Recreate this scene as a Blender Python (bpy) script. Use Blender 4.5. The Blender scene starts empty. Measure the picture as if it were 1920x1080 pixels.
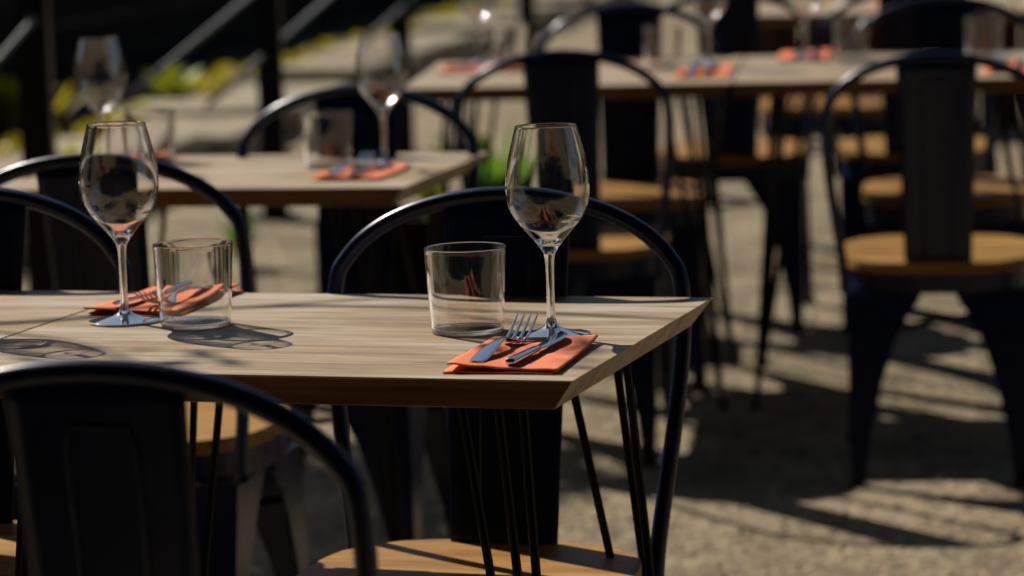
import bpy, bmesh, math, random
from mathutils import Vector, Matrix
random.seed(7)
S = bpy.context.scene
COL = S.collection
R = math.radians

# ------------------------------------------------------------------ camera, sky, sun, exposure
cam_d = bpy.data.cameras.new('camera'); cam = bpy.data.objects.new('camera', cam_d); COL.objects.link(cam)
S.camera = cam
roll, pitch = math.atan(0.031), R(7.563)
F = Vector((0, math.cos(pitch), -math.sin(pitch))); U0 = Vector((0, math.sin(pitch), math.cos(pitch))); R0 = Vector((1, 0, 0))
cr, sr = math.cos(roll), math.sin(roll)
RR = R0 * cr - U0 * sr; UU = R0 * sr + U0 * cr
M = Matrix.Identity(4)
for i in range(3):
    M[i][0], M[i][1], M[i][2] = RR[i], UU[i], -F[i]
M.translation = (0, 0, 1.267)
cam.matrix_world = M
cam_d.sensor_width = 36; cam_d.lens = 111.56; cam_d.clip_end = 400; cam_d.clip_start = 0.05
cam_d.dof.use_dof = True; cam_d.dof.focus_distance = 3.46; cam_d.dof.aperture_fstop = 4.6

SUN_EL, SUN_AZ = R(39.5), R(-38.7)          # azimuth from +Y, clockwise: behind the tables, to the left
W = bpy.data.worlds.new('World'); S.world = W; W.use_nodes = True
nt = W.node_tree; nt.nodes.clear()
sky = nt.nodes.new('ShaderNodeTexSky'); sky.sky_type = 'NISHITA'; sky.sun_disc = False
sky.sun_elevation = SUN_EL; sky.sun_rotation = SUN_AZ; sky.altitude = 200
bg = nt.nodes.new('ShaderNodeBackground'); bg.inputs[1].default_value = 0.05
out = nt.nodes.new('ShaderNodeOutputWorld')
nt.links.new(sky.outputs[0], bg.inputs[0]); nt.links.new(bg.outputs[0], out.inputs[0])
sd = bpy.data.lights.new('sun', 'SUN'); sd.energy = 5.0; sd.angle = R(0.5); sd.color = (1, .945, .86)
sd.cycles.is_caustics_light = True
so = bpy.data.objects.new('sun', sd); COL.objects.link(so)
sv = Vector((math.sin(SUN_AZ) * math.cos(SUN_EL), math.cos(SUN_AZ) * math.cos(SUN_EL), math.sin(SUN_EL)))
so.rotation_euler = sv.to_track_quat('Z', 'Y').to_euler(); so.location = sv * 30
S.view_settings.view_transform = 'Standard'; S.view_settings.look = 'None'
S.view_settings.gamma = 1; S.view_settings.use_curve_mapping = False
S.view_settings.exposure = 0.2
S.render.engine = 'CYCLES'
c = S.cycles
c.use_denoising = True; c.max_bounces = 14; c.transparent_max_bounces = 24; c.transmission_bounces = 10
c.glossy_bounces = 6; c.diffuse_bounces = 3; c.caustics_reflective = False; c.caustics_refractive = True
c.sample_clamp_indirect = 30.0; c.use_adaptive_sampling = False; c.blur_glossy = 0.0

# ------------------------------------------------------------------ materials
def mat(name):
    m = bpy.data.materials.new(name); m.use_nodes = True
    n = m.node_tree.nodes; p = n['Principled BSDF']
    return m, m.node_tree, p
def node(t, kind, **kw):
    n = t.nodes.new(kind)
    for k, v in kw.items(): setattr(n, k, v)
    return n
def ramp(t, stops):
    n = t.nodes.new('ShaderNodeValToRGB'); e = n.color_ramp.elements
    while len(e) < len(stops): e.new(0.5)
    for i, (p, col) in enumerate(stops): e[i].position = p; e[i].color = (*col, 1)
    return n
def noise_chain(t, scale, vec_scale=(1, 1, 1), detail=5, rough=.55, rand=False):
    tc = node(t, 'ShaderNodeTexCoord'); mp = node(t, 'ShaderNodeMapping'); mp.inputs['Scale'].default_value = vec_scale
    t.links.new(tc.outputs['Object'], mp.inputs['Vector'])
    if rand:
        oi = node(t, 'ShaderNodeObjectInfo'); vm = node(t, 'ShaderNodeVectorMath', operation='SCALE')
        cv = node(t, 'ShaderNodeCombineXYZ')
        for i in range(3): t.links.new(oi.outputs['Random'], cv.inputs[i])
        vm.inputs['Scale'].default_value = 37.0
        t.links.new(cv.outputs[0], vm.inputs[0]); t.links.new(vm.outputs[0], mp.inputs['Location'])
    nz = node(t, 'ShaderNodeTexNoise'); nz.inputs['Scale'].default_value = scale
    nz.inputs['Detail'].default_value = detail; nz.inputs['Roughness'].default_value = rough
    t.links.new(mp.outputs[0], nz.inputs['Vector'])
    return nz, mp
def bump(t, p, h, strength, dist):
    b = node(t, 'ShaderNodeBump'); b.inputs['Strength'].default_value = strength; b.inputs['Distance'].default_value = dist
    t.links.new(h, b.inputs['Height']); t.links.new(b.outputs[0], p.inputs['Normal'])
def mixc(t, fac, a, b, mode='MIX'):
    m = node(t, 'ShaderNodeMix', data_type='RGBA', blend_type=mode)
    for s, v in ((0, fac), (6, a), (7, b)):
        if hasattr(v, 'links'): t.links.new(v, m.inputs[s])
        else: m.inputs[s].default_value = v if s == 0 else (*v, 1)
    return m.outputs[2]

def wood(name, stops, rough, streak=(1.4, 26, 26), fine=(3, 160, 160), rand=True):
    m, t, p = mat(name)
    a, _ = noise_chain(t, 1.6, streak, 4, .6, rand)
    b, _ = noise_chain(t, 1.0, fine, 3, .6, rand)
    r = ramp(t, stops); t.links.new(a.outputs[0], r.inputs[0])
    r2 = ramp(t, [(.3, (.72, .70, .66)), (.62, (1, 1, 1))]); t.links.new(b.outputs[0], r2.inputs[0])
    col = mixc(t, 1.0, r.outputs[0], r2.outputs[0], 'MULTIPLY')
    d, _ = noise_chain(t, 5, (1, 1.6, 1), 3, .5, rand)
    r3 = ramp(t, [(.35, (.86, .86, .88)), (.65, (1.05, 1.03, 1.0))]); t.links.new(d.outputs[0], r3.inputs[0])
    col = mixc(t, 1.0, col, r3.outputs[0], 'MULTIPLY')
    t.links.new(col, p.inputs['Base Color'])
    rr = node(t, 'ShaderNodeMapRange'); rr.inputs[3].default_value = rough - .08; rr.inputs[4].default_value = rough + .12
    t.links.new(a.outputs[0], rr.inputs[0]); t.links.new(rr.outputs[0], p.inputs['Roughness'])
    bump(t, p, b.outputs[0], .25, .0006); p.inputs['Specular IOR Level'].default_value = .15
    return m
def oak():
    m, t, p = mat('oak_laminate')
    a, mp = noise_chain(t, 1.0, (1.6, 13, 13), 6, .62, True); a.inputs['Distortion'].default_value = 1.1
    r = ramp(t, [(.30, (.20, .130, .068)), (.42, (.31, .216, .122)), (.52, (.405, .300, .182)), (.60, (.34, .242, .140)), (.70, (.245, .165, .090)), (.8, (.33, .236, .136))]); t.links.new(a.outputs[0], r.inputs[0])
    b, _ = noise_chain(t, 1.0, (4.5, 120, 120), 6, .75, True)
    r2 = ramp(t, [(.36, (.52, .47, .42)), (.47, (.93, .92, .90)), (.58, (1.04, 1.04, 1.03)), (.70, (1.2, 1.19, 1.17))]); t.links.new(b.outputs[0], r2.inputs[0])
    col = mixc(t, 1.0, r.outputs[0], r2.outputs[0], 'MULTIPLY')
    d, _ = noise_chain(t, 3.2, (1, 4.5, 1), 5, .62, True)                     # paler, greyer patches: grey-white sheen painted into the colour
    fr = node(t, 'ShaderNodeMapRange'); fr.inputs[1].default_value = .48; fr.inputs[2].default_value = .68; fr.inputs[4].default_value = .75
    t.links.new(d.outputs[0], fr.inputs[0])
    pale = mixc(t, 1.0, (.50, .435, .35), r2.outputs[0], 'MULTIPLY')
    t.links.new(mixc(t, fr.outputs[0], col, pale), p.inputs['Base Color'])
    rr = node(t, 'ShaderNodeMapRange'); rr.inputs[3].default_value = .42; rr.inputs[4].default_value = .62
    t.links.new(d.outputs[0], rr.inputs[0]); t.links.new(rr.outputs[0], p.inputs['Roughness'])
    bump(t, p, b.outputs[0], .35, .0006); p.inputs['Specular IOR Level'].default_value = .22
    return m
M_oak = oak()
M_seat = wood('honey_wood', [(.3, (.22, .098, .021)), (.5, (.37, .19, .050)), (.7, (.49, .275, .085))], .5, (2.0, 16, 16), (4, 120, 120))
M_edge_shade = wood('painted_edge_shade', [(.3, (.13, .062, .024)), (.5, (.20, .105, .045)), (.7, (.25, .14, .065))], .55)  # darker brown that stands in for shade on the long table edges
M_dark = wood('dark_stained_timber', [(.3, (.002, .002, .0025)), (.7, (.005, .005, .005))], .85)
M_red = wood('red_brown_timber', [(.3, (.05, .012, .008)), (.7, (.09, .022, .014))], .7)

def paint(name, col, rough, spec=.5, coat=0.0):
    m, t, p = mat(name)
    nz, _ = noise_chain(t, 30, (1, 1, 1), 3)
    r = ramp(t, [(.35, tuple(x * .8 for x in col)), (.7, tuple(x * 1.2 for x in col))])
    t.links.new(nz.outputs[0], r.inputs[0]); t.links.new(r.outputs[0], p.inputs['Base Color'])
    rr = node(t, 'ShaderNodeMapRange'); rr.inputs[3].default_value = rough - .05; rr.inputs[4].default_value = rough + .08
    t.links.new(nz.outputs[0], rr.inputs[0]); t.links.new(rr.outputs[0], p.inputs['Roughness'])
    p.inputs['Specular IOR Level'].default_value = spec; p.inputs['Coat Weight'].default_value = coat; p.inputs['Coat Roughness'].default_value = .14
    n2, _ = noise_chain(t, 220, (1, 1, 1), 2); bump(t, p, n2.outputs[0], .06, .0004)
    return m
M_navy = paint('navy_black_gloss_paint', (.0017, .0075, .042), .27, .30, 0)
M_rod = paint('black_rod_paint', (.003, .003, .0035), .4, .15)
M_post = paint('dark_blue_grey_post_paint', (.003, .004, .007), .35, .15)
M_rail = paint('grey_steel_rail', (.12, .13, .125), .55, .3)
M_rubber = paint('black_rubber', (.006, .006, .006), .7, .3)

m, t, p = mat('chrome'); M_chrome = m
p.inputs['Base Color'].default_value = (.72, .72, .73, 1); p.inputs['Metallic'].default_value = 1; p.inputs['Roughness'].default_value = .13
nz, _ = noise_chain(t, 60, (1, 1, 1), 3); bump(t, p, nz.outputs[0], .08, .0008)

m = bpy.data.materials.new('clear_glass'); m.use_nodes = True; t = m.node_tree; t.nodes.clear(); M_solid = m
o = node(t, 'ShaderNodeOutputMaterial'); g = node(t, 'ShaderNodeBsdfGlass'); g.inputs['Color'].default_value = (1, 1, 1, 1)
g.inputs['Roughness'].default_value = 0.0; g.inputs['IOR'].default_value = 1.5
t.links.new(g.outputs[0], o.inputs[0])
def thin_wall(name, clear, film, rough, glass):
    """wall of a blown glass: refracting glass, partly replaced by straight see-through, under a fine film that takes the sun glints"""
    m = bpy.data.materials.new(name); m.use_nodes = True; t = m.node_tree; t.nodes.clear()
    o = node(t, 'ShaderNodeOutputMaterial'); tr = node(t, 'ShaderNodeBsdfTransparent')
    gl = node(t, 'ShaderNodeBsdfGlossy'); gl.inputs['Roughness'].default_value = rough
    lw = node(t, 'ShaderNodeLayerWeight'); lw.inputs[0].default_value = .5
    pw = node(t, 'ShaderNodeMath', operation='POWER'); pw.inputs[1].default_value = 4.5 if glass else 2.3
    mr = node(t, 'ShaderNodeMapRange'); mr.inputs[3].default_value = film; mr.inputs[4].default_value = film if glass else 1.0
    m2 = node(t, 'ShaderNodeMixShader')
    t.links.new(lw.outputs['Facing'], pw.inputs[0]); t.links.new(pw.outputs[0], mr.inputs[0]); t.links.new(mr.outputs[0], m2.inputs[0])
    body = tr
    if glass:
        gs = node(t, 'ShaderNodeBsdfGlass'); gs.inputs['Roughness'].default_value = 0; gs.inputs['IOR'].default_value = 1.5; gs.inputs['Color'].default_value = (1, 1, 1, 1)
        m1 = node(t, 'ShaderNodeMixShader'); m1.inputs[0].default_value = clear
        t.links.new(gs.outputs[0], m1.inputs[1]); t.links.new(tr.outputs[0], m1.inputs[2]); body = m1
    t.links.new(body.outputs[0], m2.inputs[1]); t.links.new(gl.outputs[0], m2.inputs[2]); t.links.new(m2.outputs[0], o.inputs[0])
    return m
M_wall = thin_wall('clear_blown_glass', 0, .010, .13, True)
M_stem = thin_wall('clear_solid_glass', .12, .03, .16, True)
M_wall_far = thin_wall('clear_thin_glass', 1, .10, .11, False)

m, t, p = mat('orange_paper'); M_nap = m
nz, _ = noise_chain(t, 14, (1, 1, 1), 4); r = ramp(t, [(.35, (.76, .195, .085)), (.7, (.86, .255, .125))])
t.links.new(nz.outputs[0], r.inputs[0]); t.links.new(r.outputs[0], p.inputs['Base Color']); p.inputs['Roughness'].default_value = .85
p.inputs['Specular IOR Level'].default_value = .2
tc = node(t, 'ShaderNodeTexCoord'); wv = node(t, 'ShaderNodeTexWave', wave_type='BANDS', bands_direction='X'); wv.inputs['Scale'].default_value = 170
wv2 = node(t, 'ShaderNodeTexWave', wave_type='BANDS', bands_direction='Y'); wv2.inputs['Scale'].default_value = 90
t.links.new(tc.outputs['Object'], wv.inputs['Vector']); t.links.new(tc.outputs['Object'], wv2.inputs['Vector'])
ad = node(t, 'ShaderNodeMath', operation='ADD'); t.links.new(wv.outputs['Fac'], ad.inputs[0]); t.links.new(wv2.outputs['Fac'], ad.inputs[1])
bump(t, p, ad.outputs[0], .4, .0008)

def earthy(name, stops, s1, s2, rough=.9, bs=.5, bd=.01):
    m, t, p = mat(name)
    a, _ = noise_chain(t, s1, (1, 1, 1), 6, .6); b, _ = noise_chain(t, s2, (1, 1, 1), 4, .65)
    r = ramp(t, stops); t.links.new(a.outputs[0], r.inputs[0])
    r2 = ramp(t, [(.34, (.45, .43, .41)), (.48, (.95, .95, .95)), (.68, (1.35, 1.33, 1.28))]); t.links.new(b.outputs[0], r2.inputs[0])
    t.links.new(mixc(t, 1.0, r.outputs[0], r2.outputs[0], 'MULTIPLY'), p.inputs['Base Color'])
    p.inputs['Roughness'].default_value = rough; p.inputs['Specular IOR Level'].default_value = .2
    bump(t, p, b.outputs[0], bs, bd)
    return m
M_ground = earthy('beige_compacted_gravel', [(.32, (.175, .132, .080)), (.48, (.275, .215, .135)), (.62, (.345, .275, .175))], 3.2, 30, .95, 1.0, .03)
M_stone = earthy('weathered_beige_stone', [(.3, (.23, .185, .125)), (.5, (.32, .26, .18)), (.7, (.38, .31, .22))], 3, 25, .9, .5, .01)
M_soil = earthy('dark_soil', [(.3, (.012, .009, .006)), (.7, (.03, .022, .015))], 3, 30)
M_pebble = earthy('pale_pebble', [(.3, (.26, .21, .15)), (.7, (.46, .39, .29))], 9, 60)
M_terra = earthy('terracotta_clay', [(.3, (.16, .06, .03)), (.7, (.22, .085, .045))], 6, 40)

def leafy(name, a, b):
    m, t, p = mat(name)
    nz, _ = noise_chain(t, 9, (1, 1, 1), 3, .5, True); r = ramp(t, [(.35, a), (.65, b)])
    t.links.new(nz.outputs[0], r.inputs[0]); t.links.new(r.outputs[0], p.inputs['Base Color']); p.inputs['Roughness'].default_value = .45
    tl = node(t, 'ShaderNodeBsdfTranslucent'); t.links.new(r.outputs[0], tl.inputs[0])
    mx = node(t, 'ShaderNodeMixShader'); mx.inputs[0].default_value = .45
    o = t.nodes['Material Output']; t.links.new(p.outputs[0], mx.inputs[1]); t.links.new(tl.outputs[0], mx.inputs[2]); t.links.new(mx.outputs[0], o.inputs[0])
    return m
M_leaf = leafy('green_leaf', (.07, .15, .018), (.16, .30, .03))
M_lime = leafy('lime_leaf', (.28, .31, .02), (.46, .48, .04))
M_moss = leafy('yellow_green_moss', (.34, .27, .010), (.50, .42, .02))
M_tree = leafy('dark_tree_leaf', (.02, .04, .008), (.05, .08, .015))
M_bark = earthy('grey_brown_bark', [(.3, (.05, .038, .028)), (.7, (.09, .07, .05))], 5, 40)

# ------------------------------------------------------------------ helpers
def link(name, bm, m, parent=None, smooth=False, loc=None):
    me = bpy.data.meshes.new(name); bmesh.ops.recalc_face_normals(bm, faces=bm.faces); bm.to_mesh(me); bm.free()
    if smooth:
        for f in me.polygons: f.use_smooth = True
    me.materials.append(m)
    o = bpy.data.objects.new(name, me); COL.objects.link(o)
    if parent: o.parent = parent
    if loc: o.location = loc
    return o
def tag(o, label, cat, group=None):
    o['label'] = label; o['category'] = cat
    if group: o['group'] = group
    return o
def thing(name, loc=(0, 0, 0), rz=0):
    o = bpy.data.objects.new(name, None); COL.objects.link(o); o.location = loc; o.rotation_euler = (0, 0, rz); o.empty_display_size = .05
    return o
def copy_tree(o, parent=None):
    k = o.copy(); COL.objects.link(k)
    if parent: k.parent = parent
    for ch in list(o.children): copy_tree(ch, k)
    return k
def bm_box(bm, x0, x1, y0, y1, z0, z1):
    v = [bm.verts.new(p) for p in ((x0, y0, z0), (x1, y0, z0), (x1, y1, z0), (x0, y1, z0), (x0, y0, z1), (x1, y0, z1), (x1, y1, z1), (x0, y1, z1))]
    for f in ((3, 2, 1, 0), (4, 5, 6, 7), (0, 1, 5, 4), (1, 2, 6, 5), (2, 3, 7, 6), (3, 0, 4, 7)): bm.faces.new([v[i] for i in f])
    return v
def bevel(bm, off, seg=2):
    bmesh.ops.bevel(bm, geom=list(bm.edges), offset=off, segments=seg, affect='EDGES', profile=.6)
def lathe(prof, n=48, closed=False):
    """prof = [(r, z)...]; r == 0 ends make a pole."""
    bm = bmesh.new(); rings = []
    for r, z in prof:
        if r < 1e-6: rings.append([bm.verts.new((0, 0, z))])
        else: rings.append([bm.verts.new((r * math.cos(2 * math.pi * i / n), r * math.sin(2 * math.pi * i / n), z)) for i in range(n)])
    pairs = list(zip(rings, rings[1:])) + ([(rings[-1], rings[0])] if closed else [])
    for a, b in pairs:
        for i in range(n):
            j = (i + 1) % n
            if len(a) == 1 and len(b) == 1: continue
            if len(a) == 1: bm.faces.new((a[0], b[i], b[j]))
            elif len(b) == 1: bm.faces.new((a[i], a[j], b[0]))
            else: bm.faces.new((a[i], a[j], b[j], b[i]))
    return bm
def smooth_path(pts, n=8):
    P = [Vector(p) for p in pts]; P = [P[0] * 2 - P[1]] + P + [P[-1] * 2 - P[-2]]; o = []
    for i in range(1, len(P) - 2):
        a, b, c_, d = P[i - 1:i + 3]
        for k in range(n):
            u = k / n
            o.append(.5 * ((2 * b) + (c_ - a) * u + (2 * a - 5 * b + 4 * c_ - d) * u * u + (3 * b - a - 3 * c_ + d) * u ** 3))
    o.append(P[-2]); return o
def bm_tube(bm, path, r, n=10, caps=True):
    path = [Vector(p) for p in path]; rad = r if isinstance(r, (list, tuple)) else [r] * len(path)
    tg = [(path[min(i + 1, len(path) - 1)] - path[max(i - 1, 0)]).normalized() for i in range(len(path))]
    up = Vector((0, 0, 1)) if abs(tg[0].z) < .9 else Vector((0, 1, 0)); nv = (up - tg[0] * up.dot(tg[0])).normalized(); rings = []
    for pnt, tn, rr in zip(path, tg, rad):
        nv = (nv - tn * nv.dot(tn)).normalized(); bn = tn.cross(nv)
        rings.append([bm.verts.new(pnt + (nv * math.cos(2 * math.pi * i / n) + bn * math.sin(2 * math.pi * i / n)) * rr) for i in range(n)])
    for a, b in zip(rings, rings[1:]):
        for i in range(n): bm.faces.new((a[i], a[(i + 1) % n], b[(i + 1) % n], b[i]))
    if caps: bm.faces.new(rings[0][::-1]); bm.faces.new(rings[-1])
def bm_prism(bm, outline, z0, z1):
    a = [bm.verts.new((x, y, z0)) for x, y in outline]; b = [bm.verts.new((x, y, z1)) for x, y in outline]; n = len(outline)
    bm.faces.new(a[::-1]); bm.faces.new(b)
    for i in range(n): bm.faces.new((a[i], a[(i + 1) % n], b[(i + 1) % n], b[i]))
def bm_sheet(bm, nx, ny, fn, th):
    """closed curved slab: fn(u, v) -> point of the lower face, th along z (or a function giving an offset vector)"""
    lo, hi = [], []
    for j in range(ny + 1):
        a, b = [], []
        for i in range(nx + 1):
            q = Vector(fn(i / nx, j / ny)); a.append(bm.verts.new(q)); b.append(bm.verts.new(q + (th(i / nx, j / ny) if callable(th) else Vector((0, 0, th)))))
        lo.append(a); hi.append(b)
    for j in range(ny):
        for i in range(nx):
            bm.faces.new((lo[j][i], lo[j + 1][i], lo[j + 1][i + 1], lo[j][i + 1])); bm.faces.new((hi[j][i], hi[j][i + 1], hi[j + 1][i + 1], hi[j + 1][i]))
    for i in range(nx):
        bm.faces.new((lo[0][i], lo[0][i + 1], hi[0][i + 1], hi[0][i])); bm.faces.new((lo[ny][i + 1], lo[ny][i], hi[ny][i], hi[ny][i + 1]))
    for j in range(ny):
        bm.faces.new((lo[j + 1][0], lo[j][0], hi[j][0], hi[j + 1][0])); bm.faces.new((lo[j][nx], lo[j + 1][nx], hi[j + 1][nx], hi[j][nx]))
def structure(o): o['kind'] = 'structure'; return o

# ------------------------------------------------------------------ setting
bm = bmesh.new(); G = 90
SLOPE, Y0, Y1 = .035, 6.3, 10.0
def ground_z(y): return SLOPE * (min(max(y, Y0), Y1) - Y0)          # the terrace rises gently towards the back
rows = [[bm.verts.new((x, yy, ground_z(yy))) for x in (-G, G)] for yy in (-G, Y0, Y1, G)]
for a, b in zip(rows, rows[1:]): bm.faces.new((a[0], a[1], b[1], b[0]))
def stand(o, x, y, rz, z=0.0):
    """set a thing on the ground (or z above it), leaning with the slope"""
    tilt = math.atan(SLOPE) if Y0 + .1 < y < Y1 else 0
    o.matrix_world = Matrix.Translation((x, y, ground_z(y) + z)) @ Matrix.Rotation(tilt, 4, 'X') @ Matrix.Rotation(rz, 4, 'Z')
    return o
structure(link('ground', bm, M_ground))

# loose grit on the part of the ground the lens can resolve
bm = bmesh.new()
for k in range(7000):
    y = 4.2 + 6.5 * random.random() ** 1.3; x = (-.14 + .34 * random.random()) * y
    s = random.choice((.0025, .003, .004, .005, .007)) * random.uniform(.8, 1.3)
    rot = Matrix.Rotation(random.random() * 6.3, 3, 'Z'); sc = (s, s * random.uniform(.6, 1), s * random.uniform(.4, .7))
    v = [bm.verts.new(rot @ Vector((a * sc[0], b * sc[1], c_ * sc[2])) + Vector((x, y, ground_z(y) + sc[2] * .55))) for a, b, c_ in ((1, 0, 0), (0, 1, 0), (-1, 0, 0), (0, -1, 0), (0, 0, 1), (0, 0, -1))]
    for a, b, c_ in ((0, 1, 4), (1, 2, 4), (2, 3, 4), (3, 0, 4), (1, 0, 5), (2, 1, 5), (3, 2, 5), (0, 3, 5)): bm.faces.new((v[a], v[b], v[c_]))
o = link('gravel', bm, M_pebble); o['kind'] = 'stuff'
tag(o, 'loose pale grit scattered over the beige terrace ground', 'gravel')

# low stone edging that runs away behind the tables on the left
def edge_x(y):
    P = [(7, -1.92), (9.4, -1.52), (12.3, -1.09), (15.95, -.70), (19.6, -.06), (23.4, .55), (30, 1.70)]
    for (y0, x0), (y1, x1) in zip(P, P[1:]):
        if y <= y1: return x0 + (x1 - x0) * (y - y0) / (y1 - y0)
    return P[-1][1]
wall = thing('stone_edging', (0, 0, 0))
tag(wall, 'low weathered stone edging along the left side of the terrace', 'stone edging')
y = 7.6
while y < 29.5:
    L = random.uniform(.5, 1.0); y1 = y + L
    bm = bmesh.new(); w = random.uniform(.55, .68); h = random.uniform(.240, .305)
    xa, xb = edge_x(y + .012), edge_x(y1 - .012); d = Vector((xb - xa, L - .024, 0)); n = Vector((d.y, -d.x, 0)).normalized()
    A = Vector((xa, y + .012, 0)); off = n * random.uniform(-.06, .05)
    base = [A + off, A + d + off, A + d - n * w + off, A - n * w + off]
    lo = [bm.verts.new(q) for q in base]; hi = [bm.verts.new(q + Vector((0, 0, h + random.uniform(-.012, .012)))) for q in base]
    bm.faces.new(lo); bm.faces.new(hi)
    for i in range(4): bm.faces.new((lo[i], lo[(i + 1) % 4], hi[(i + 1) % 4], hi[i]))
    bevel(bm, .045, 3)
    link('edging_stone', bm, M_stone, wall); y = y1

# planting bed between the edging and the dark timber wall
bm = bmesh.new(); prev = None
for y in range(6, 31, 2):
    a = bm.verts.new((edge_x(y) - .57, y, .205)); b = bm.verts.new((edge_x(y) - 1.55, y, .215))
    if prev: bm.faces.new((prev[0], a, b, prev[1]))
    prev = (a, b)
structure(link('soil_bed', bm, M_soil))

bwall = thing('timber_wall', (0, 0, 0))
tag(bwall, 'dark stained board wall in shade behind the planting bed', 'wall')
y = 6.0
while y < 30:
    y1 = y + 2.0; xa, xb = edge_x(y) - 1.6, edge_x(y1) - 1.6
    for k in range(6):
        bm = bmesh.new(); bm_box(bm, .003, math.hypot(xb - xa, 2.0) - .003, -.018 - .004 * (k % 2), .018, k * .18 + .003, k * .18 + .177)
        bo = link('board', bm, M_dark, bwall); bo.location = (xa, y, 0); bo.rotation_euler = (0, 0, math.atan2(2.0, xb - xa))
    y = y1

def leaf_cloud(bm, cx, cy, cz, rx, ry, rz, n, s, up=.3):
    for _ in range(n):
        d = Vector((random.gauss(0, 1), random.gauss(0, 1), random.gauss(0, 1))).normalized() * random.random() ** .45
        q = Vector((cx + d.x * rx, cy + d.y * ry, cz + d.z * rz))
        a = Vector((random.gauss(0, 1), random.gauss(0, 1), random.gauss(0, 1) + up)).normalized(); b = a.orthogonal().normalized()
        b = Matrix.Rotation(random.random() * 6.3, 3, a) @ b; e = a.cross(b); k = s * random.uniform(.6, 1.3)
        bm.faces.new([bm.verts.new(q + b * k), bm.verts.new(q + e * k * .45), bm.verts.new(q - b * k), bm.verts.new(q - e * k * .45)])

# moss along the back of the edging
bm = bmesh.new(); y = 8.0
while y < 29:
    if random.random() < .72: leaf_cloud(bm, edge_x(y) - .67 + random.uniform(-.06, .05), y, .27, random.uniform(.05, .12), .3, random.uniform(.03, .07), 150, .022)
    y += random.uniform(.3, .6)
o = link('moss', bm, M_moss); o['kind'] = 'stuff'; tag(o, 'yellow green moss growing along the stone edging', 'moss')

# railing: dark posts and slanting steel braces
rail = thing('railing', (0, 0, 0))
tag(rail, 'dark steel railing of upright posts with slanting grey braces', 'railing')
POSTS = [(-1.243, 8.40), (-.777, 10.5), (-.412, 12.6), (.118, 15.96)]
for x, y in POSTS:
    bm = bmesh.new(); bm_box(bm, -.042, .042, -.042, .042, 0, 1.22); bevel(bm, .005, 2); link('post', bm, M_post, rail, loc=(x, y, ground_z(y)))
    bm = bmesh.new(); bm_box(bm, -.07, .07, -.07, .07, .001, .012); link('base_plate', bm, M_post, rail, loc=(x, y, ground_z(y)))
def brace(a, b, r=.009):
    bm = bmesh.new(); bm_tube(bm, [a, b], r, 10); link('brace', bm, M_rail, rail, True)
brace((-1.324, 7.980, 0.767), (-1.231, 8.341, 0.908))
brace((-1.090, 9.156, 0.642), (-0.770, 10.416, 0.917))
brace((-0.932, 9.912, 0.558), (-0.574, 11.340, 0.862))
brace((-0.539, 12.096, 0.613), (-0.324, 12.684, 0.794))
bm = bmesh.new(); bmesh.ops.create_uvsphere(bm, u_segments=12, v_segments=8, radius=.016); link('joint_knob', bm, M_rail, rail, True, (-1.236, 8.335, .908))

# red brown timber screen far behind on the right
scr = thing('timber_screen', (0, 0, 0)); tag(scr, 'red brown timber screen in shade beyond the farthest tables', 'screen')
for k in range(26):
    bm = bmesh.new(); bm_box(bm, .004, .176, -.012, .012, 0, .86 + random.uniform(-.01, .01)); bo = link('board', bm, M_red, scr); bo.location = (1.05 + k * .18, 13.2 - k * .02, .131)

# tall trees round the terrace, all outside the frame: they mirror in the cutlery and are massed to close off the low sky;
# an added canopy keeps the ground at the photographer's feet in shade
bm = bmesh.new()
def crown(x, y, z, r, h, n=260, s=.2):
    leaf_cloud(bm, x, y, z, r, r, h, n, s)
for k in range(46):                                   # belt behind the camera and at both sides
    a = R(-200 + 180 * k / 45); d = random.uniform(9.5, 11.5)
    for z in (.9, 2.6, 4.4, 6.4, 8.4): crown(d * math.cos(a), 2 + d * math.sin(a), z, 1.2, 1.5, 190, .48)
for k in range(30):                                   # and far behind the terrace, above the picture's top edge
    a = R(18 + 150 * k / 29); d = random.uniform(36, 40)
    for z in (1.6, 4.4): crown(d * math.cos(a), d * math.sin(a), z, 3.6, 3.0, 170, .9)
for i in range(10):                                   # unseen high canopy, added to shade the ground on the camera's side of the tables
    for j in range(8):
        x, y = -10 + i * 1.7, -6.2 + j * 1.7
        crown(x + random.uniform(-.3, .3), y + random.uniform(-.25, .25), 6.0 + random.uniform(-.4, .4), 1.35, .7, 420, .24)
o = link('trees_and_added_canopy', bm, M_tree); o['kind'] = 'stuff'
tag(o, 'unseen leafy trees round the terrace, with a high canopy added for shade', 'trees')

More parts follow.
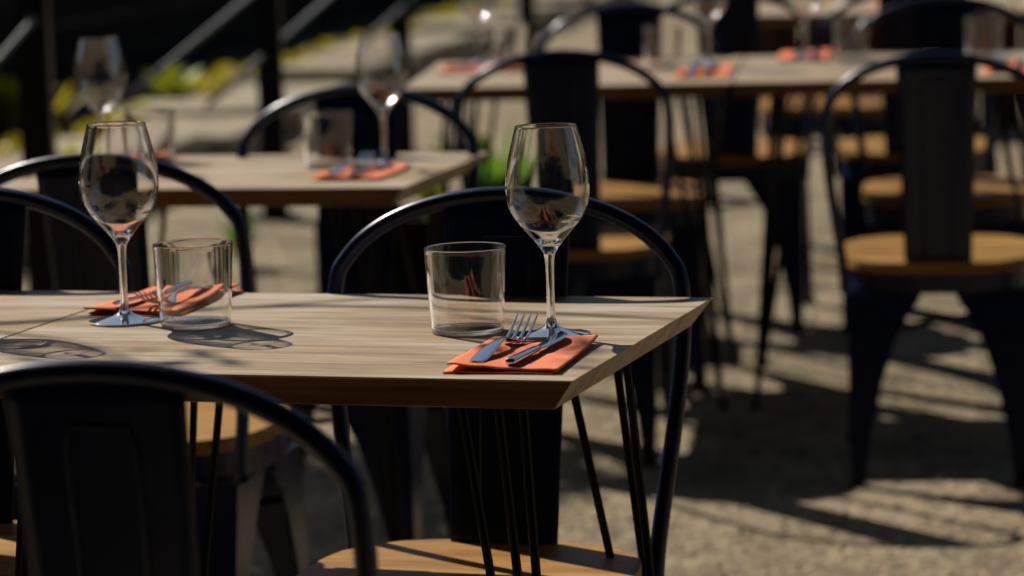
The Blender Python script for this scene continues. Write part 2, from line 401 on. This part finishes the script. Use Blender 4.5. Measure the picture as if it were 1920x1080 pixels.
# ------------------------------------------------------------------ tables
TW, TD, TH = .74, .61, .75
def make_table():
    t_ = thing('dining_table')
    bm = bmesh.new(); th, ub = .031, .022; hx, hy = TW / 2, TD / 2
    top = [(-hx, -hy), (hx, -hy), (hx, hy), (-hx, hy)]; bot = [(-hx + .001, -hy + .004), (hx - ub, -hy + .004), (hx - ub, hy - ub), (-hx + .001, hy - ub)]
    a = [bm.verts.new((x, y, TH)) for x, y in top]; b = [bm.verts.new((x, y, TH - th)) for x, y in bot]
    bm.faces.new(a); bm.faces.new(b[::-1])
    for i in range(4): bm.faces.new((a[i], b[i], b[(i + 1) % 4], a[(i + 1) % 4]))
    bevel(bm, .0012, 2); link('tabletop', bm, M_oak, t_)
    for sy in (-1, 1):                       # strips that paint shade as darker brown on the two long sides, a millimetre proud
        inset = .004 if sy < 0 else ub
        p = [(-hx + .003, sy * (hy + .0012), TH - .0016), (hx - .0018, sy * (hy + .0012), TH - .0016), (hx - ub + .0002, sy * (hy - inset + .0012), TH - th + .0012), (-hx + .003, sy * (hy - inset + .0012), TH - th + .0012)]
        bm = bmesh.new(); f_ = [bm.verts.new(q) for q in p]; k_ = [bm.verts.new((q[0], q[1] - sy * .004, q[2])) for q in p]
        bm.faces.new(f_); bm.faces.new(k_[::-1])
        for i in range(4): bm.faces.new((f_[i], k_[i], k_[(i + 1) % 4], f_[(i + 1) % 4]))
        link('edge_shade_strip', bm, M_edge_shade, t_)
    for sx in (-1, 1):
        for sy in (-1, 1):
            bm = bmesh.new(); f = Vector((sx * (hx - .035), sy * (hy - .05), .006)); zt = TH - th
            for dx, dy in ((.085, .10), (.105, .075), (.158, .11)):
                q = Vector((sx * (hx - dx), sy * (hy - dy), zt)); bm_tube(bm, [f, q], .0052, 8)
            bm_prism(bm, [(sx * (hx - .118) + .065 * math.cos(i * math.pi / 6), sy * (hy - .085) + .04 * math.sin(i * math.pi / 6)) for i in range(12)], zt - .004, zt - .0005)
            lg = link('hairpin_leg', bm, M_rod, t_, False)
            bm = lathe([(0, 0), (.011, 0), (.012, .004), (.011, .016), (0, .018)], 10); ft = link('foot_cap', bm, M_rubber, lg, True); ft.location = (f.x, f.y, 0)
    return t_
TAB = make_table(); first_table = [True]
def table(x, y, rot, label):
    """x, y = near right corner of the top"""
    global TAB
    o = TAB if first_table[0] else copy_tree(TAB); first_table[0] = False
    a = R(rot); ux, uy = (math.cos(a), math.sin(a)), (-math.sin(a), math.cos(a))
    stand(o, x - ux[0] * TW / 2 + uy[0] * TD / 2, y - ux[1] * TW / 2 + uy[1] * TD / 2, a)
    return tag(o, label, 'table', 'pale oak tables on black hairpin legs')
def shift(x, y, rot, right, back):
    a = R(rot); return x + math.cos(a) * right - math.sin(a) * back, y + math.sin(a) * right + math.cos(a) * back
table(.059, 3.168, -17.2, 'sharply focused oak table in front with its near right corner in view')
x, y = shift(.059, 3.168, -17.2, -TW - .003, 0); table(x, y, -17.2, 'oak table joined at the left to the front table, cut off by the frame')
table(-.172, 5.195, -13, 'blurred oak table of the second row with its right corner beside the green plant')
T3x, T3y, T3r = .500, 7.065, -7
table(T3x, T3y, T3r, 'third row oak table whose near left corner points to the fence posts')
x, y = shift(T3x, T3y, T3r, TW + .004, 0); table(x, y, T3r, 'third row oak table behind the big dark chair back on the right')
for x, y, lab in ((1.405, 8.73, 'farthest oak table at the top edge, its brown front edge above orange napkins'), (2.15, 8.63, 'farthest oak table at the top right corner of the picture')):
    table(x, y, -7, lab)

# ------------------------------------------------------------------ chairs
def make_chair():
    ch = thing('metal_chair')
    out_ = []
    for i in range(44):
        a = 2 * math.pi * i / 44; cx, sy = math.cos(a), math.sin(a); e = 2 / 3.2
        wx = .198 * (1 - .03 * sy)
        out_.append((wx * math.copysign(abs(cx) ** e, cx), .188 * math.copysign(abs(sy) ** e, sy) - .005))
    bm = bmesh.new(); bm_prism(bm, out_, .428, .450)
    bmesh.ops.bevel(bm, geom=[e for e in bm.edges if abs(e.verts[0].co.z - e.verts[1].co.z) < 1e-5], offset=.004, segments=2, affect='EDGES'); link('seat', bm, M_seat, ch)
    bm = bmesh.new(); bm_prism(bm, [(x * .955, y * .955) for x, y in out_], .385, .4275); link('seat_frame', bm, M_navy, ch)
    for sx in (-1, 1):
        for sy in (-1, 1):
            bm = bmesh.new(); zs = [(.385, .152), (.365, .140), (.335, .118), (.29, .094), (.21, .068), (.10, .041), (.0, .027)]
            top = Vector((sx * .185, sy * .172, .41)); ft = Vector((sx * (.178 if sy > 0 else .196), sy * (.235 if sy > 0 else .205), 0)); pa = None
            def pos(z): return ft + (top - ft) * (z / .41)
            ra = []
            for z, w in zs:
                q = pos(z); t3 = .006
                ra.append([bm.verts.new((q.x + dx * -sx, q.y + dy * -sy, z)) for dx, dy in ((0, 0), (w, 0), (w, t3), (t3, t3), (t3, w), (0, w))])
            for a, b in zip(ra, ra[1:]):
                for i in range(6): bm.faces.new((a[i], a[(i + 1) % 6], b[(i + 1) % 6], b[i]))
            bm.faces.new(ra[0]); bm.faces.new(ra[-1][::-1])
            lg = link('leg', bm, M_navy, ch)
            bm = bmesh.new(); bm_box(bm, min(0, -sx * .03), max(0, -sx * .03), min(0, -sy * .03), max(0, -sy * .03), .0005, .012); rb = link('rubber_foot', bm, M_rubber, lg); rb.location = (ft.x + sx * .003, ft.y + sy * .003, 0)
    bm = bmesh.new()
    bm_tube(bm, [(-.165, -.15, .30), (.165, .16, .30)], .006, 8); bm_tube(bm, [(.165, -.15, .313), (-.165, .16, .313)], .006, 8); link('cross_brace', bm, M_navy, ch, True)
    ctl = [(-.188, .165, .39), (-.193, .172, .46), (-.212, .192, .60), (-.2205, .208, .70)]
    for i in range(1, 16):
        a = math.pi * (1 - i / 16); ctl.append((.2215 * math.cos(a), .214 + .018 * math.sin(a), .738 + .132 * math.sin(a) ** .92))
    ctl += [(-x, y, z) for x, y, z in ctl[3::-1]]
    bm = bmesh.new(); bm_tube(bm, smooth_path(ctl, 4), .0102, 12); link('back_hoop', bm, M_navy, ch, True)
    def sp(u, v):
        z = .400 + .468 * v; hw = .066 + .014 * v; x = (2 * u - 1) * hw
        if v > .98: z -= .004 * (2 * u - 1) ** 2
        return Vector((x, .160 + .0715 * v - .006 * (1 - (2 * u - 1) ** 2), z))
    bm = bmesh.new(); bm_sheet(bm, 10, 16, sp, lambda u, v: Vector((0, .0022, 0)))
    s = link('splat', bm, M_navy, ch, True)
    def path_rect(dy):
        P = []
        for u, v in ((.30, .06), (.30, .86), (.335, .90), (.665, .90), (.70, .86), (.70, .06)): P.append(sp(u, v) + Vector((0, dy, 0)))
        return P
    bm = bmesh.new(); bm_tube(bm, path_rect(.0024), .0024, 6); bm_tube(bm, path_rect(-.0004), .0024, 6); link('embossed_panel', bm, M_navy, s, True)
    return ch
CH = make_chair(); first_chair = [True]
def chair(x, y, rot, label, group='black metal chairs with wooden seats'):
    """x, y = hoop apex on plan; rot 0: back towards +Y, seat facing the camera"""
    o = CH if first_chair[0] else copy_tree(CH); first_chair[0] = False
    a = R(rot); b = .232; stand(o, x + math.sin(a) * b, y - math.cos(a) * b, a)
    return tag(o, label, 'chair', group)
chair(-.345, 2.559, 166, 'dark chair nearest the camera, its hooped back filling the lower left corner')
chair(-.003, 3.858, -15, 'navy chair facing the camera across the front table, behind the right tumbler')
chair(-.700, 4.090, -15, 'navy chair at the left edge facing the camera over the joined left table')
chair(-.600, 4.524, 169, 'dark chair turned away, hoop arching behind the left wine glass')
chair(-.272, 5.800, -13, 'blurred chair facing the camera behind the second row table, sunlit on its hoop')
chair(.115, 6.594, 173, 'blurred chair turned away in the middle, its dark back above the front wine glass')
chair(.851, 6.292, 172, 'large blurred dark chair turned away at the right, legs standing on sunny gravel')
chair(.305, 7.765, -7, 'blurred chair facing the camera on the far side of the third row, near top centre')
chair(1.060, 7.680, -7, 'blurred chair facing the camera behind the third row, left of the right tumbler')
chair(.565, 8.06, 173, 'far chair turned away before the farthest tables, behind the middle tumbler of the third row')
chair(1.02, 8.02, 171, 'far chair turned away before the farthest tables, behind the large right chair')
chair(.98, 9.58, -7, 'farthest chair facing the camera, its seat a thin orange bar under the tables')

# ------------------------------------------------------------------ glassware
def make_wine(wallm):
    g = thing('wine_glass')
    # bowl: outer profile up, round rim, inner profile down
    outer = [(.0066, .0925), (.0105, .0985), (.0165, .1065), (.0232, .1140), (.0310, .1230), (.0375, .1315), (.0425, .1410), (.0455, .1520), (.0466, .1640), (.0460, .1760), (.0438, .1930), (.0410, .2060), (.0375, .2200), (.0340, .2330)]
    op = [Vector((r, 0, z)) for r, z in outer]; op = smooth_path(op, 5); ou = [(v.x, v.z) for v in op]
    inn = []
    for i, (r, z) in enumerate(ou):
        if z < .1235: continue
        inn.append((r - .0011, z + .0007 if z < .13 else z))
    prof = ou + [(ou[-1][0], .2334), (ou[-1][0] - .0002, .2339), (ou[-1][0] - .0006, .2341), (ou[-1][0] - .0010, .2338)] + inn[::-1] + [(.0290, .1224), (.0255, .1192), (.0225, .11670), (.0195, .11425), (.0165, .11180), (.0135, .10938), (.0105, .10698), (.0075, .10495), (.0040, .1035), (0, .1031)]
    link('bowl', lathe(prof, 64), wallm, g, True)
    st = [(0, .0005), (.030, .0006), (.0415, .0008), (.0430, .0016), (.0425, .0027), (.036, .0036), (.024, .0055), (.013, .0085), (.0075, .0125), (.0052, .019), (.0045, .032), (.0044, .055), (.0047, .075), (.0054, .086), (.0064, .0915), (.0064, .0922), (0, .0924)]
    pts = smooth_path([Vector((r, 0, z)) for r, z in st], 4); pr = [(max(v.x, 0), v.z) for v in pts]; pr[0] = (0, pr[0][1]); pr[-1] = (0, pr[-1][1])
    link('stem', lathe(pr, 48), M_stem, g, True)
    return g
def make_tumbler(wallm):
    g = thing('tumbler')
    H_, rb, rt = .0965, .0405, .0462
    def r(z): return rb + (rt - rb) * (z / H_) ** .85
    wall_ = [(r(z), z) for z in [.0042 + (H_ - .0012 - .0042) * i / 14 for i in range(15)]]
    rim = [(rt, H_ - .0006), (rt - .0003, H_), (rt - .0010, H_ + .0003), (rt - .0017, H_), (rt - .0020, H_ - .0006)]
    inn = [(r(z) - .0021, z) for z in [.0066 + (H_ - .0012 - .0066) * i / 14 for i in range(15)]][::-1]
    link('wall', lathe(wall_ + rim + inn, 72), wallm, g, True)
    b = [(0, .0006), (rb - .004, .0006), (rb - .0015, .0012), (rb - .0002, .003), (rb + .0001, .0041), (rb - .0022, .0068), (rb - .006, .0062), (rb - .016, .0056), (0, .0054)]
    pts = smooth_path([Vector((q, 0, z)) for q, z in b], 3); pr = [(max(v.x, 0), v.z) for v in pts]; pr[0] = (0, pr[0][1]); pr[-1] = (0, pr[-1][1])
    link('base', lathe(pr, 72), M_wall, g, True)
    return g
WG, TG = make_wine(M_wall), make_tumbler(M_wall); WF, TF = make_wine(M_wall_far), make_tumbler(M_wall); used = set()
def glass(proto, x, y, label, cat, group, z=TH):
    o = proto if proto.name not in used else copy_tree(proto)
    used.add(proto.name); stand(o, x, y, random.random() * 6, z + .0002)
    return tag(o, label, cat, group)
GW, GT = 'stemmed wine glasses on the tables', 'straight water tumblers on the tables'
for x, y, lab in ((.0425, 3.480, 'sharp wine glass beside the orange napkin at the corner of the front table'), (-.456, 3.698, 'sharp wine glass at the left of the front table, before the seam'),
                  (-.217, 5.568, 'blurred wine glass on the second row table above its orange napkin'), (-.725, 5.68, 'blurred wine glass in front of the dark post at the upper left'),
                  (-.064, 7.62, 'far wine glass with bright glints at the left end of the third row'), (.476, 7.43, 'far wine glass behind the napkin at the near edge of the third row'),
                  (.710, 7.50, 'far wine glass standing before an orange napkin on the third row, left of a tumbler'), (-.66, 3.672, 'wine glass outside the left edge whose shadow falls by the seam')):
    glass(WG if y < 4 else WF, x, y, lab, 'wine glass', GW)
for x, y, lab in ((-.051, 3.529, 'sharp empty tumbler left of the front wine glass'), (-.368, 3.648, 'sharp empty tumbler in front of the left orange napkin'),
                  (-.317, 5.591, 'blurred tumbler left of the wine glass on the second row table'), (-.652, 5.80, 'blurred tumbler behind the rim of the left wine glass'),
                  (.368, 7.42, 'far tumbler at the middle of the third row, left of a wine glass'), (.818, 7.48, 'far tumbler on the third row between the orange napkin and the large chair hoop'),
                  (1.116, 7.40, 'far tumbler standing before the chair at the upper right'), (.012, 7.60, 'far tumbler at the left end of the third row')):
    glass(TG if y < 4 else TF, x, y, lab, 'tumbler', GT)

# ------------------------------------------------------------------ napkins and cutlery
def make_napkin():
    n = thing('napkin'); w, l = .118, .212
    def low(u, v): return Vector(((u - .5) * w - .002 + .002 * math.sin(5 * v), (v - .5) * l - .002 * u, .0004 + .0008 * math.sin(7 * u + 3 * v) ** 2))
    bm = bmesh.new(); bm_sheet(bm, 16, 26, low, lambda u, v: Vector((0, 0, .0016 + .0006 * math.sin(9 * v)))); link('lower_fold', bm, M_nap, n, True)
    def upp(u, v):
        lift = .0045 * max(0, 1 - u * 1.6) * max(0, 1 - v * 2.2) + .0012 * math.sin(3.1 * u + 1) * math.sin(4 * v) + .0025 * max(0, (v - .82) / .18) * u + .0016 * math.exp(-((u - .06) / .10) ** 2) * (.4 + .6 * v) + .0003 * math.sin(5.5 * u + 1.2 * math.sin(3 * v)) * math.sin(2.6 * v + .6) + .0004 * math.sin(23 * u + 5 * math.sin(6 * v)) * math.sin(11 * v + 2) + .0004 * max(0, math.sin(2.6 * u + 2.2 * v) - .6)
        return Vector(((u - .5) * w + .002, (v - .5) * l + .004 * (1 - u) * (1 - v), .0038 + lift))
    bm = bmesh.new(); bm_sheet(bm, 26, 40, upp, lambda u, v: Vector((0, 0, .0019))); link('upper_fold', bm, M_nap, n, True)
    return n
def strip(bm, stations, flat=.85, nseg=8):
    """stations = (s, width, thickness, z, x): rounded flat bar along +Y"""
    rings = []
    for s, w, th, z, x in stations:
        rings.append([bm.verts.new((x + w / 2 * math.copysign(abs(math.cos(a)) ** .6, math.cos(a)), s, z + th / 2 * math.copysign(abs(math.sin(a)) ** flat, math.sin(a)))) for a in [2 * math.pi * (i + .5) / nseg for i in range(nseg)]])
    for a, b in zip(rings, rings[1:]):
        for i in range(nseg): bm.faces.new((a[i], a[(i + 1) % nseg], b[(i + 1) % nseg], b[i]))
    bm.faces.new(rings[0][::-1]); bm.faces.new(rings[-1])
def make_fork():
    f = thing('fork')
    bm = bmesh.new(); st = []
    for s, w, th, z in ((0, .010, .0026, .0028), (.004, .0145, .003, .0028), (.02, .0185, .0032, .0040), (.045, .0180, .0032, .0072), (.075, .0135, .0034, .0105), (.10, .0078, .0036, .0118), (.118, .0068, .0034, .0105), (.130, .0110, .0028, .0075), (.139, .0215, .0022, .0046), (.148, .0258, .0020, .0030), (.153, .0262, .0018, .0030)):
        st.append((s, w, th, z, 0))
    P = smooth_path([Vector((s, w, z)) for s, w, th, z, x in st], 3)
    strip(bm, [(q.x, q.y, .0029 - .0008 * (q.x > .135), q.z, 0) for q in P], .8, 12); link('handle', bm, M_chrome, f, True)
    for k in range(4):
        x = (k - 1.5) * .0073; bm = bmesh.new()
        strip(bm, [(.151, .0042, .002, .0030, x), (.160, .0038, .002, .0046, x), (.172, .0036, .002, .0084, x * 1.02), (.188, .0032, .0019, .0160, x * 1.03), (.201, .0025, .0016, .0215, x * 1.03), (.206, .0012, .001, .0235, x * 1.03)], .8, 8)
        link('tine', bm, M_chrome, f, True)
    return f
def make_knife():
    k = thing('knife')
    bm = bmesh.new(); P = smooth_path([Vector(q) for q in ((0, .0050, .0035), (.0012, .0092, .0064), (.004, .0112, .0078), (.02, .0118, .0082), (.06, .0108, .0070), (.088, .0100, .0062), (.096, .0085, .005))], 3)
    strip(bm, [(q.x, q.y, q.z, .0046, 0) for q in P], .8, 12); link('handle', bm, M_chrome, k, True)
    bm = bmesh.new(); P = smooth_path([Vector(q) for q in ((.093, .0085, 0), (.104, .0125, .001), (.13, .0165, .0012), (.16, .0178, .001), (.183, .0150, -.0008), (.194, .009, -.003), (.200, .002, -.006))], 3)
    strip(bm, [(q.x, q.y, .0020, .0040 + (q.x - .09) * .02, q.z) for q in P], .9, 8); link('blade', bm, M_chrome, k, True)
    return k
NP, FK, KN = make_napkin(), make_fork(), make_knife()
def place(proto, loc, rz, label, cat, group):
    o = proto if proto.name not in used else copy_tree(proto)
    used.add(proto.name); stand(o, loc[0], loc[1], rz, loc[2]); return tag(o, label, cat, group)
def setting(x, y, rot, where, cut=True, fo=(-.030, -.089, -.054), kn=(.0087, -.0975, -.09)):
    a = R(rot)
    place(NP, (x, y, TH + .0003), a, 'folded orange paper napkin ' + where, 'napkin', 'orange paper napkins')
    if not cut: return
    for pr_, (lx, ly, da), cat in ((FK, fo, 'fork'), (KN, kn, 'knife')):
        place(pr_, (x + math.cos(a) * lx - math.sin(a) * ly, y + math.sin(a) * lx + math.cos(a) * ly, TH + .0068), a + da,
              {'fork': 'steel fork with upturned tines on the napkin ', 'knife': 'steel knife beside the fork on the napkin '}[cat] + where, cat, 'steel cutlery on the napkins')
setting(.0085, 3.326, -13, 'at the near corner of the front table')
setting(-.425, 3.852, 163, 'behind the left tumbler')
setting(-.252, 5.432, -14, 'on the second row table')
setting(-.70, 5.82, 166, 'at the far left of the second row')
setting(-.045, 7.50, -97, 'at the left end of the third row')
setting(.455, 7.27, -7, 'at the near edge of the third row')
setting(.715, 7.56, 173, 'behind the far wine glass')
setting(1.12, 9.05, -7, 'on the farthest table at the top edge', False)
setting(1.14, 7.15, -7, 'right of the big dark chair back')

# ------------------------------------------------------------------ plants
def plant(name, x, y, z, n, L, w, m, label, lean=.5, seed=1):
    rnd = random.Random(seed); p_ = thing(name, (x, y, z)); tag(p_, label, 'plant')
    for k in range(n):
        a = rnd.random() * 6.28; le = lean * rnd.uniform(.3, 1.2); l_ = L * rnd.uniform(.65, 1.1); ww = w * rnd.uniform(.7, 1.15); bm = bmesh.new(); pr_ = None
        for i in range(7):
            u = i / 6; q = Vector((math.sin(a) * le * l_ * u ** 1.6, math.cos(a) * le * l_ * u ** 1.6, l_ * (u - .35 * le * u ** 2.5)))
            h = ww * math.sin(math.pi * min(.98, .08 + u * .92)) ** .8; sd_ = Vector((math.cos(a), -math.sin(a), 0))
            t3 = [bm.verts.new(q - sd_ * h / 2), bm.verts.new(q - Vector((0, 0, h * .12))), bm.verts.new(q + sd_ * h / 2)]
            if pr_:
                bm.faces.new((pr_[0], pr_[1], t3[1], t3[0])); bm.faces.new((pr_[1], pr_[2], t3[2], t3[1]))
            pr_ = t3
        link('leaf', bm, m, p_, True)
    return p_
def pot(x, y, r, h, label):
    o = link('plant_pot', lathe([(0, 0.001), (r * .72, 0.001), (r * .95, h * .86), (r * 1.04, h * .86), (r * 1.04, h), (r * .92, h), (r * .88, h * .9), (0, h * .88)], 24), M_terra, None, True, (x, y, 0))
    return tag(o, label, 'plant pot')
bx = thing('planter_box', (-.08, 8.15, .066), R(-7)); tag(bx, 'long dark planter box with green leaves behind the third row', 'planter')
for k in range(3):
    for sy in (-1, 1):
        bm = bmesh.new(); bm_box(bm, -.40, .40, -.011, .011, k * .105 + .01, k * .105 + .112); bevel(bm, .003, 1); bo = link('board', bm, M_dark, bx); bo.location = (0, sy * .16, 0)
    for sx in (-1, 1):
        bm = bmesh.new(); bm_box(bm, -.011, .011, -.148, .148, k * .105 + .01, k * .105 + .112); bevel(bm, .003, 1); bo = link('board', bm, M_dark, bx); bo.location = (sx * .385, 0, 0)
bm = bmesh.new(); bm_box(bm, -.372, .372, -.147, .147, .004, .28); link('soil_fill', bm, M_soil, bx)
plant('leafy_plant', -.035, 8.12, .34, 16, .30, .07, M_leaf, 'bright green broad leaved plant in the planter between two blurred chairs', .55, 3)
plant('leafy_plant', -.20, 8.16, .34, 10, .24, .042, M_lime, 'yellow green plant at the left end of the dark planter', .5, 25)
plant('leafy_plant', .22, 8.08, .34, 9, .14, .04, M_leaf, 'small green plant glimpsed right of the front wine glass', .7, 5)
plant('leafy_plant', -1.50, 14.4, .21, 22, .24, .085, M_lime, 'lime green plant sprouting behind the stone edging below the slanting braces', .7, 6)
plant('leafy_plant', -1.56, 13.4, .21, 12, .15, .06, M_lime, 'small lime green plant on the edging right of the blurred left tumbler', .9, 16)
plant('leafy_plant', -1.53, 11.0, .26, 20, .12, .06, M_lime, 'lime green clump at the foot of the leftmost dark post', .8, 8)
plant('leafy_plant', -2.14, 13.5, .205, 34, .28, .085, M_moss, 'yellow green plant left of the leftmost dark post', .9, 21)
plant('leafy_plant', -1.90, 13.3, .205, 16, .25, .07, M_moss, 'yellow green plant behind the blurred upper left wine glass', .8, 22)
plant('leafy_plant', -.80, 9.4, .108, 12, .20, .05, M_leaf, 'green weed growing in the gravel under the second row table', .6, 9)
plant('leafy_plant', -1.08, 8.8, .087, 11, .30, .06, M_leaf, 'tall green plant seen through the left tumbler', .5, 12)

bm = bmesh.new(); bg = thing('added_bough', (-2.95, 9.30, 3.0)); tag(bg, 'unseen leaf mass added overhead to shade the ground behind the second row table', 'added_bough')  # leaf mass added above the frame to put this ground in shade
for k in range(9): leaf_cloud(bm, random.uniform(-.5, .55), random.uniform(-.62, .62), random.uniform(-.1, .1), .33, .33, .16, 230, .07)
link('leaves', bm, M_tree, bg)['kind'] = 'stuff'
bm = bmesh.new(); bm_tube(bm, smooth_path([(-2.2, .6, -.5), (-1.0, .3, -.1), (0, 0, 0), (.5, -.2, .02)], 5), [.035 - .0015 * i for i in range(16)], 8); link('stem', bm, M_bark, bg, True)
# a thin branch high above the tables, out of the picture: its twigs draw the soft shadow lines on the wood
br = thing('branch', (-2.15, 5.75, 2.85)); tag(br, 'unseen thin leafy branch overhead whose twigs shade the left of the front table', 'branch')
bm = bmesh.new(); bm_tube(bm, smooth_path([(-1.2, .5, .3), (-.6, .15, .1), (-.1, -.05, .0), (.35, -.02, -.05), (.9, -.28, -.02)], 5), [.016 - .0005 * i for i in range(21)], 7); link('stem', bm, M_bark, br, True)
for k, (p0, p1) in enumerate((((-.5, .1, .08), (-.1, .32, .02)), ((-.15, -.03, 0), (.10, -.32, .06)), ((.2, -.02, -.04), (.55, .16, .04)), ((.5, -.1, -.03), (.62, -.4, .02)), ((-.8, .28, .18), (-.62, -.08, .2)))):
    bm = bmesh.new(); mid = (Vector(p0) + Vector(p1)) / 2 + Vector((.03, .03, .02)); bm_tube(bm, smooth_path([p0, mid, p1], 4), .0055, 6); link('twig', bm, M_bark, br, True)
    bm = bmesh.new(); leaf_cloud(bm, p1[0], p1[1], p1[2], .13, .10, .06, 9, .035); link('leaves', bm, M_tree, br)['kind'] = 'stuff'

# sunlight focused through the glass: who throws and who catches it
for o in bpy.data.objects:
    k = o.name.split('.')[0]
    if k in ('bowl', 'stem', 'wall', 'base'): o.cycles.is_caustics_caster = True
    if k in ('tabletop', 'upper_fold', 'lower_fold'): o.cycles.is_caustics_receiver = True
